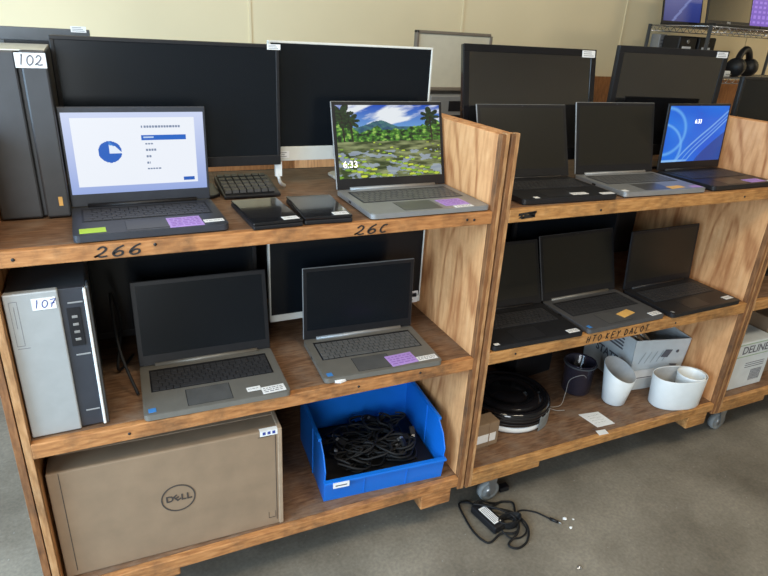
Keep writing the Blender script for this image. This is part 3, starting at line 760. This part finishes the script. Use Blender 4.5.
# black round disc
t = thing('round_disc', 'thick black round disc with ridged top and grey tape on its rim', 'disc', (1.285, .262, ZC), 0)
b = MB(); b.lathe([(0, .006), (.150, .006), (.153, .012), (.153, .026), (.148, .030)], 'white', 64); b.build('pale_base_band', t)
b = MB(); b.lathe([(.148, .028), (.157, .034), (.158, .08), (.150, .088), (.138, .088), (.136, .083), (.124, .083), (.122, .089), (.085, .091), (.083, .087), (.07, .087), (.068, .092), (.02, .094), (0, .094)], 'blackgloss', 72); b.build('round_body', t)
for k in range(3):
    b = MB(); b.lathe([(.1595 , .042 + k * .014), (.1605, .045 + k * .014), (.1595, .048 + k * .014), (.157, .045 + k * .014)], 'black', 72); b.build('rim_groove', t)
b = MB(); n = 8
vs = []
for i in range(n + 1):
    a = math.radians(-78 + 34 * i / n)
    for r, z in ((.1615, .004), (.1625, .058), (.150, .0605)): vs.append((r * math.cos(a), r * math.sin(a), z + .004 * math.sin(i * 2.1) * (z > .05)))
b.add(vs, [(i * 3 + j, (i + 1) * 3 + j, (i + 1) * 3 + j + 1, i * 3 + j + 1) for i in range(n) for j in range(2)], 'tape')
o = b.build('duct_tape', t); s_ = o.modifiers.new('thick', 'SOLIDIFY'); s_.thickness = .0012
b = MB()
for k in range(3):
    a = math.radians(90 + k * 120); b.lathe([(0, 0.0005), (.014, 0.0005), (.014, .0065), (0, .0065)], 'black', 16, Matrix.Translation((.1 * math.cos(a), .1 * math.sin(a), 0)))
b.build('foot', t)
# dark smoked box and round dark container behind
t = thing('plastic_case', 'dark smoked plastic case leaning behind the round black disc', 'case', (1.52, .43, ZC), .12)
b = MB(); b.box(-.08, .13, 0, .13, .001, .17, 'black'); b.build('case_body', t, .006)
MB().box(-.082, .132, -.002, .132, .15, .178, 'charcoal').build('case_lid', t, .006)
t = thing('plastic_jar', 'dark round plastic container to the left of the slanted white planter', 'container', (1.65, .285, ZC), 0)
b = MB(); b.lathe([(0, .001), (.052, .001), (.057, .01), (.062, .135), (.064, .138), (.060, .140), (.056, .134), (.052, .02), (0, .016)], 'smoke', 48); b.build('jar_body', t)
b = MB(); b.lathe([(.0645, .126), (.067, .130), (.0645, .134), (.062, .13)], 'darkgrey', 48); b.build('jar_rim', t)
b = MB(); b.tube([(1.45, .22, ZC + .004), (1.50, .20, ZC + .012), (1.53, .215, ZC + .055), (1.56, .235, ZC + .095), (1.60, .215, ZC + .12), (1.615, .205, ZC + .11)], .0012, 'palecord', 6, smooth=6)
b.tube([(1.45, .22, ZC + .004), (1.47, .19, ZC + .003), (1.505, .178, ZC + .003)], .0016, 'palecord', 6, smooth=6)
tag(b.build('pale_cord'), 'thin pale cord arching from the shelf beside the black disc', 'cord')
# slanted white planter
t = thing('slanted_planter', 'white round planter with slanted rim, alone in front of the dark container', 'planter', (1.742, .165, ZC), 0)
b = MB(); seg = 56; vs = []
prof = [(0, .001, 0), (.040, .001, 0), (.045, .006, 0), (.064, 1, 1), (.0625, 1.012, 1), (.060, 1, 1), (.041, .02, 0), (0, .018, 0)]
for i in range(seg):
    a = 2 * PI * i / seg
    top = .146 - .028 * math.cos(a + 1.3)
    for r, z, f in prof: vs.append((r * math.cos(a), r * math.sin(a), z * top if f else z))
n = len(prof)
b.add(vs, [(i * n + j, ((i + 1) % seg) * n + j, ((i + 1) % seg) * n + j + 1, i * n + j + 1) for i in range(seg) for j in range(4)], 'ceramic', True)
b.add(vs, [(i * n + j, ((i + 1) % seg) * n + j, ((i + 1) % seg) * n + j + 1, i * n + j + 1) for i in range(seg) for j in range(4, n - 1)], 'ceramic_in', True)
b.build('pot_body', t)
# white oval double planter
t = thing('oval_planter', 'white oval planter with a round inner pot, in front of the printed box', 'planter', (1.972, .070, ZC), -.24)
def oval(a, b_, n=64): return [(a * math.copysign(abs(math.cos(2 * PI * i / n)) ** .85, math.cos(2 * PI * i / n)), b_ * math.copysign(abs(math.sin(2 * PI * i / n)) ** .85, math.sin(2 * PI * i / n))) for i in range(n)]
b = MB(); A, B_ = .112, .064; rings = [(.001, .0), (.001, .90), (.006, .93), (.130, 1.0), (.133, .99), (.130, .965), (.02, .89), (.016, 0)]
vs = []; n = 64
for z, s in rings: vs += [(x * s, y * s, z) for x, y in oval(A, B_)]
b.add(vs, [(j * n + i, j * n + (i + 1) % n, (j + 1) * n + (i + 1) % n, (j + 1) * n + i) for j in range(0, 5) for i in range(n)], 'ceramic', True)
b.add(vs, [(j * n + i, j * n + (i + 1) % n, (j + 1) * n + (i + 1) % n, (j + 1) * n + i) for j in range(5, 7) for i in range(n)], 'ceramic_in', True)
b.build('outer_pot', t)
b = MB(); b.lathe([(0, .02), (.046, .02), (.0535, .131), (.052, .135), (.048, .131), (.042, .04), (0, .036)], 'ceramic', 48, Matrix.Translation((.050, -.0, 0))); b.build('inner_pot', t)
# white printed tray box
t = thing('printed_box', 'white open-topped printed carton behind the two white planters', 'box', (1.848, .200, ZC), -.11)
Wb, Db, Hb = .273, .30, .240
b = MB()
def wallq(p0, p1, q1, q0, mat_o, nrm, th=.004):
    # a tapered wall: outer face p0-p1 bottom, q1-q0 top
    P = [Vector(p) for p in (p0, p1, q1, q0)]; n_ = Vector(nrm) * th
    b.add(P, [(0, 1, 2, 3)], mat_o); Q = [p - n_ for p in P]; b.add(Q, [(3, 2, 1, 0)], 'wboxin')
    b.add([P[3], P[2], Q[2], Q[3]], [(0, 1, 2, 3)], 'wbox'); b.add([P[0], P[3], Q[3], Q[0]], [(0, 1, 2, 3)], 'wbox'); b.add([P[1], P[2], Q[2], Q[1]], [(0, 1, 2, 3)], 'wbox')
k_ = .025
wallq((0, 0, .001), (Wb - k_, 0, .001), (Wb, -.004, Hb - .02), (-.012, -.004, Hb), 'wbox', (0, -1, 0))
wallq((0, Db, .001), (0, 0, .001), (-.012, -.004, Hb), (-.012, Db, Hb), 'wbox', (-1, 0, 0))
wallq((Wb - k_, 0, .001), (Wb - k_, Db, .001), (Wb, Db, Hb - .01), (Wb, -.004, Hb - .02), 'wbox', (1, 0, 0))
wallq((Wb - k_, Db, .001), (0, Db, .001), (-.012, Db, Hb), (Wb, Db, Hb - .01), 'wbox', (0, 1, 0))
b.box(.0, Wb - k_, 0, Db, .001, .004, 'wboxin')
b.build('carton', t)
b = MB()
sl = Matrix.Translation((0, -.0042, 0))
b.box(.0, .11, -.0062, -.0042, .055, .100, 'paper'); b.box(.004, .106, -.0066, -.0062, .060, .064, 'ink'); b.build('paper_label', t); b = MB()
b.prism([(.13, .150), (.165, .145), (.185, .178), (.150, .182)], 1, -.006, -.0052, 'ink'); b.lathe([(0, .0008), (.007, .0008), (.007, 0)], 'ink', 20, Matrix.Translation((.212, -.0052, .168)) @ Matrix.Rotation(PI / 2, 4, 'X'))
b.prism([(.185, .112), (.225, .106), (.222, .098), (.19, .104)], 1, -.006, -.0052, 'ink')
for i in range(5): b.prism([(.02 + i * .03, .13), (.024 + i * .03, .13), (.05 + i * .03, .18), (.046 + i * .03, .18)], 1, -.0058, -.0052, 'wboxin')
b.build('printed_marks', t)
for i in range(4): MB().box(-.0128, -.0115, .06, .26, .165 + i * .015, .172 + i * .015, 'ink').build('printed_line', t)
text_part('printed_word', 'STATE', .05, 'ink', t, Matrix.Translation((-.0085, .15, .105)) @ Matrix.Rotation(-PI / 2, 4, 'Z') @ Matrix.Rotation(PI / 2, 4, 'X'), bold=.0012)
for k in range(3):
    b = MB(); b.tube([(0, -.09, 0), (0, .09, 0)], .016, 'steel', 20, smooth=1)
    o = b.build('metal_tube'); o.location = (1.895 + k * .040, .30 + k * .01, ZC + .205); o.rotation_euler = (.5, 0, .2)
    tag(o, ('leftmost', 'middle', 'rightmost')[k] + ' of three silver tubes sticking out of the white printed box', 'tube', 'silver tubes in the white printed box')
# papers
def sheet(name, label, pts, z, mat='paper', writing=None):
    b = MB(); b.prism(pts, 2, z, z + .0012, mat)
    cx = sum(p[0] for p in pts) / 4; cy = sum(p[1] for p in pts) / 4
    ax = Vector((pts[1][0] - pts[0][0], pts[1][1] - pts[0][1], 0)).normalized(); ay = Vector((-ax.y, ax.x, 0))
    rnd = random.Random(5)
    for i in range(writing or 0):
        for q in range(4):
            p = Vector((cx, cy, 0)) + ax * (-.028 + q * .014) + ay * (.022 - i * .014)
            b.tube([p + Vector((0, 0, z + .0014)), p + ax * .005 + ay * .004 * rnd.uniform(-1, 1) + Vector((0, 0, z + .0014)), p + ax * .011 + Vector((0, 0, z + .0014))], .0005, 'ink', 4, smooth=2)
    return tag(b.build(name), label, 'paper')
sheet('paper_note', 'square white note lying on the bottom shelf in front of the slanted planter', [(1.553, .047), (1.634, .043), (1.627, .125), (1.540, .137)], ZC + .0005, writing=4)
sheet('paper_tag', 'small white tag at the shelf edge below the square note', [(1.524, .006), (1.566, .003), (1.570, .027), (1.530, .032)], ZC + .0005, writing=1)

# ------------------------------------------------------------------ right-hand cart contents
t = thing('printed_box', 'white and green paper carton lettered DELINE on the right-hand cart', 'box', (2.355, .050, ZC), .0)
MB().box(-.125, .125, 0, .20, .001, .225, 'wbox').build('carton', t, .003)
for z in (.158, .215): MB().box(-.125, .125, -.001, 0, z, z + .003, 'olive').build('printed_line', t)
b = MB()
for i in range(9): b.box(.03 + i * .008, .033 + i * .008, -.001, 0, .03, .085, 'ink')
b.build('bar_code', t)
for i in range(3): MB().box(-.02, .10, -.001, 0, .10 + i * .01, .1025 + i * .01, 'ink').build('printed_line', t)
text_part('printed_word', 'DELINE', .05, 'ink', t, front_mw(.015, -.0008, .187), bold=.0006)
t = thing('cardboard_box', 'brown cardboard box on the right-hand cart behind the white and green carton', 'box', (2.64, .10, ZC), 0)
MB().box(-.14, .2, 0, .3, .001, .28, 'card').build('carton', t, .003)
MB().box(-.14, .2, .14, .17, .28, .2812, 'card2').build('tape_strip', t)

# ------------------------------------------------------------------ power adapter on the floor
t = thing('power_adapter', 'black laptop charger with a coiled cord on the concrete floor', 'charger', (1.055, -.012, 0), 0)
Tb = Matrix.Translation((.0, .0, 0)) @ Matrix.Rotation(1.75, 4, 'Z')
MB().box(-.062, .062, -.027, .027, .002, .032, 'black', Tb).build('power_brick', t, .006)
b = MB(); b.box(-.045, .035, -.016, .016, .0322, .0326, 'paper', Tb)
for k in range(4): b.box(-.04, .028, -.012 + k * .007, -.010 + k * .007, .0326, .0329, 'ink', Tb)
b.build('rating_label', t)
X, Y = 1.055, -.012
def L_(P): return [(x - X, y - Y, z) for x, y, z in P]
b = MB(); r = .0038
b.tube(L_([(1.045, .052, .016), (1.035, .085, .006), (1.00, .09, .005), (.985, .02, .005), (.98, -.04, .005), (.99, -.085, .005), (1.01, -.10, .005), (1.06, -.085, .01), (1.10, -.10, .012), (1.135, -.085, .01), (1.16, -.03, .008), (1.185, .02, .008), (1.16, .04, .007), (1.12, .045, .008), (1.06, .05, .034), (1.03, .045, .035), (1.05, .03, .038), (1.10, -.01, .036), (1.14, -.05, .02), (1.12, -.10, .012), (1.06, -.13, .006), (1.08, -.155, .006), (1.13, -.14, .006), (1.165, -.09, .012), (1.15, -.03, .02), (1.10, .0, .03), (1.08, .02, .02), (1.13, .035, .012)]), r, 'cable', 8, smooth=5)
b.build('output_cord', t)
b = MB(); b.tube(L_([(1.066, -.075, .016), (1.08, -.11, .008), (1.12, -.12, .006), (1.155, -.10, .008), (1.16, -.05, .012), (1.175, -.02, .006), (1.205, -.02, .004), (1.24, -.045, .004), (1.262, -.08, .004), (1.275, -.10, .005)]), .003, 'cable', 8, smooth=5)
for k in range(7):
    a0 = k * .9
    b.tube(L_([(1.115 + .028 * math.cos(a0 + i) * (1 + .1 * k), -.055 + .022 * math.sin(a0 + i), .008 + k * .004) for i in range(7)]), .0032, 'cable', 8, smooth=4)
b.build('mains_cord', t)
b = MB(); b.tube(L_([(1.266, -.088, .005), (1.283, -.112, .005)]), .0055, 'black', 12, smooth=1); b.tube(L_([(1.283, -.112, .005), (1.290, -.122, .005)]), .0028, 'steel', 10, smooth=1); b.build('barrel_plug', t)
b = MB(); b.box(1.175 - X, 1.215 - X, .085 - Y, .112 - Y, .002, .022, 'black'); b.build('mains_plug', t, .003)
# debris
rnd = random.Random(11)
for i, (x, y, s, lab) in enumerate(((1.318, -.105, .011, 'pale paper crumb on the floor just past the charger plug'), (1.345, -.118, .007, 'small white crumb beyond the charger on the bare concrete'), (1.31, -.145, .008, 'white chip of debris on the concrete in front of the charger plug'), (1.222, -.292, .013, 'crumpled silver foil scrap lying on the bare floor, nearest the camera'))):
    b = MB(); vs = [(s * rnd.uniform(.5, 1) * math.cos(a * 1.05), s * rnd.uniform(.4, .9) * math.sin(a * 1.05), .001 + s * rnd.uniform(0, .35)) for a in range(6)] + [(0, 0, s * .7), (0, 0, .0003)]
    b.add(vs, [(k, (k + 1) % 6, 6) for k in range(6)] + [((k + 1) % 6, k, 7) for k in range(6)], 'paper' if i < 3 else 'steel')
    o = b.build('floor_debris'); o.location = (x, y, 0); tag(o, lab, 'debris')

# ------------------------------------------------------------------ things by the back wall
t = thing('framed_board', 'cream board in a brown-grey frame standing behind the white-rimmed monitor', 'board', (1.335, .98, 1.122), .0)
MB().box(-.165, .165, .0, .015, .226, .425, 'board').build('board_face', t)
b = MB(); b.box(-.178, .168, -.006, .018, .425, .437, 'boardframe'); b.box(-.178, -.165, -.006, .018, .21, .437, 'boardframe'); b.box(.165, .178, -.004, .018, .21, .428, 'boardframe'); b.box(-.178, .178, -.006, .018, .212, .226, 'boardframe')
b.build('frame', t, .003)
MB().box(-.16, .16, .02, .06, .001, .3, 'boardframe').build('stand', t, .003)
t = thing('open_chassis', 'grey metal chassis with dark openings below the cream framed board', 'computer chassis', (1.32, .90, 1.122), 0)
MB().box(-.12, .14, 0, .07, .001, .20, 'silver').build('case', t, .003)
b = MB()
for k in range(3): b.box(-.035 + .0, .12, -.002, 0, .03 + k * .055, .07 + k * .055, 'black')
for k in range(6): b.box(-.03 + k * .022, -.02 + k * .022, -.004, -.002, .09, .10, 'silver')
b.build('port_openings', t)

def rack(label, x0, x1, y0, y1, zs, zt):
    t = thing('wire_rack', label, 'shelf rack', ((x0 + x1) / 2, (y0 + y1) / 2, 0), 0)
    hx, hy = (x1 - x0) / 2, (y1 - y0) / 2
    for sx in (-1, 1):
        for sy in (-1, 1): MB().tube([(sx * hx, sy * hy, 0.0), (sx * hx, sy * hy, zt)], .011, 'darkgrey', 12, smooth=1).build('post', t)
    for z in zs:
        b = MB()
        for sy in (-1, 1):
            b.tube([(-hx, sy * hy, z), (hx, sy * hy, z)], .004, 'wire', 6, smooth=1); b.tube([(-hx, sy * hy, z - .03), (hx, sy * hy, z - .03)], .003, 'wire', 6, smooth=1)
            k = 0; x = -hx
            while x < hx - .02: b.tube([(x, sy * hy, z if k % 2 else z - .03), (x + .03, sy * hy, z - .03 if k % 2 else z)], .002, 'wire', 5, smooth=1); x += .03; k += 1
        for sx in (-1, 1): b.tube([(sx * hx, -hy, z), (sx * hx, hy, z)], .004, 'wire', 6, smooth=1)
        x = -hx + .03
        while x < hx: b.tube([(x, -hy, z), (x, hy, z)], .002, 'wire', 5, smooth=1); x += .03
        b.build('wire_shelf', t)
    return t
rack('chrome wire rack by the back wall carrying lit screens', 3.20, 4.4, 1.32, 1.76, (.35, 1.00, 1.395, 1.668), 1.675)

def far_screen(name, label, cat, x, y, z, w, h, fn, mat, rz=0., tilt=.15):
    t = thing(name, label, cat, (x, y, z), rz)
    MB().box(-w / 2, w / 2, -.02, .2 if name == 'laptop' else .11, .001, .016, 'darklap').build('base', t, .002)
    T = Matrix.Translation((0, .19 if name == 'laptop' else .05, .014)) @ Matrix.Rotation(-tilt, 4, 'X')
    l = MB().box(-w / 2, w / 2, 0, .008, 0, h, 'black', T).build('lid', t, .002)
    if fn: picture('display', fn, w - .02, h - .025, 40, 30, mat, l, T @ Matrix.Translation((0, -.001, .015)))
    else: MB().box(-w / 2 + .01, w / 2 - .01, -.001, .0, .02, h - .01, 'screengloss', T).build('display', l)
    MB().box(-w * .4, w * .4, .02, .11, .016, .018, 'key').build('keyboard', t)
    return t
far_screen('laptop', 'laptop with a lit dim blue screen on the wire rack near the wall', 'laptop', 3.44, 1.555, 1.672, .33, .22, pic_dim, 'pic_far', -.05)
t = far_screen('monitor', 'small black monitor standing on the wire rack by the wall', 'monitor', 3.45, 1.36, 1.672, .36, .24, None, None, -.05)
text_part('maker_mark', 'DELL', .014, 'white', t, Matrix.Translation((0, .048, .0245)) @ Matrix.Rotation(PI / 2 - .1, 4, 'X'))
far_screen('laptop', 'laptop with a lit purple screen at the upper right corner', 'laptop', 3.83, 1.36, 1.672, .34, .23, pic_grid, 'pic_far', -.05)
for x, w, lab in ((3.31, .15, 'black boxed device on the wire rack below the dim blue laptop'), (3.48, .15, 'black boxed device on the wire rack, the one nearer the headset')):
    t = thing('boxed_device', lab, 'box', (x, 1.54, 1.399), 0, 'black boxed devices on the wire rack')
    MB().box(-w / 2, w / 2, 0, .13, .001, .215, 'black').build('body', t, .01, seg=3)
    b = MB(); b.box(-w * .3, w * .2, -.001, 0, .145, .157, 'paper'); b.lathe([(0, .001), (.012, .001), (.012, 0)], 'steel', 16, Matrix.Translation((0, 0, .185)) @ Matrix.Rotation(PI / 2, 4, 'X')); b.build('front_print', t)
t = thing('speaker', 'small grey speaker on the wire rack left of the black boxed devices', 'speaker', (3.25, 1.68, 1.399), 0)
MB().box(-.03, .03, 0, .07, .001, .22, 'silver').build('cabinet', t, .004)
b = MB()
for k in range(9): b.box(-.018, .018, -.001, 0, .02 + k * .02, .03 + k * .02, 'ink')
b.build('grille', t)
# desk phone like pile on the right rack
t = thing('headset', 'black padded headset lying on the right wire rack', 'headset', (3.66, 1.40, 1.399), .3)
b = MB(); b.tube([(.11 * math.cos(a * PI / 10), 0, .03 + .13 * math.sin(a * PI / 10)) for a in range(11)], .02, 'black', 12, smooth=3); b.build('headband', t)
for s in (-1, 1):
    b = MB(); b.lathe([(0, -.03), (.05, -.03), (.055, -.01), (.055, .02), (.04, .03), (0, .03)], 'black', 28, Matrix.Translation((s * .105, 0, .056)) @ Matrix.Rotation(PI / 2, 4, 'Y')); b.build('ear_cup', t)
rnd = random.Random(9)
for i, (x, lab) in enumerate(((3.40, 'small beige plug adapter on the right wire rack, nearest the post'), (3.48, 'small white plug adapter on the right wire rack, between beige adapter and headset'))):
    t = thing('plug_adapter', lab, 'adapter', (x, 1.35, 1.399), rnd.uniform(-.3, .3))
    MB().box(-.025, .025, 0, .05, .001, .035 + .02 * (1 - i), 'white' if i else 'card2').build('body', t, .006)
    b = MB()
    for s in (-1, 1): b.box(s * .01 - .003, s * .01 + .003, -.016, 0, .014, .018, 'steel')
    b.build('prongs', t)

# ------------------------------------------------------------------ camera
cam = bpy.data.cameras.new('camera'); co = bpy.data.objects.new('camera', cam); COL.objects.link(co)
r_ = Vector((.909822, -.411691, .052296)); u_ = Vector((.120161, .381952, .916337)); n_ = Vector((-.397222, -.82742, .396977))
mw = Matrix(((r_.x, u_.x, n_.x, 0), (r_.y, u_.y, n_.y, -1.27), (r_.z, u_.z, n_.z, 1.55), (0, 0, 0, 1)))
co.matrix_world = mw
cam.sensor_width = 36; cam.lens = 27.878; cam.clip_start = .02
S.camera = co

# ------------------------------------------------------------------ light
def area(name, loc, target, sx, sy, power, col):
    l = bpy.data.lights.new(name, 'AREA'); l.shape = 'RECTANGLE'; l.size = sx; l.size_y = sy; l.energy = power; l.color = col
    o = bpy.data.objects.new(name, l); COL.objects.link(o); o.location = loc
    o.rotation_euler = (Vector(target) - Vector(loc)).to_track_quat('-Z', 'Y').to_euler()
    return o
area('doorway_daylight', (-1.83, -.55, 1.40), (-.2, -.25, .45), 2.5, 1.9, 155, (.52, .77, 1.0))
area('front_door_daylight', (-1.0, -3.38, 1.45), (.6, 0, .75), 1.1, 1.5, 62, (.88, .95, 1.0))
area('ceiling_lamp_left', (-.4, -1.3, 3.35), (-.3, -1.0, 0), 1.2, .3, 34, (1, .87, .66))
area('ceiling_lamp_middle', (1.6, -1.6, 3.35), (1.6, -1.5, 0), 1.2, .3, 40, (1, .87, .66))
area('ceiling_lamp_right', (6.3, -.8, 3.35), (6.3, -.8, 0), 1.2, .3, 50, (1, .87, .66))  # added lamp, brightens the right wall for the monitors to reflect
w_ = bpy.data.worlds.new('daylight'); S.world = w_; w_.use_nodes = True
bg = w_.node_tree.nodes['Background']; bg.inputs['Color'].default_value = (.72, .84, 1, 1); bg.inputs['Strength'].default_value = .4
S.view_settings.view_transform = 'Standard'; S.view_settings.look = 'None'; S.view_settings.gamma = 1; S.view_settings.exposure = 0.12
S.view_settings.use_curve_mapping = False
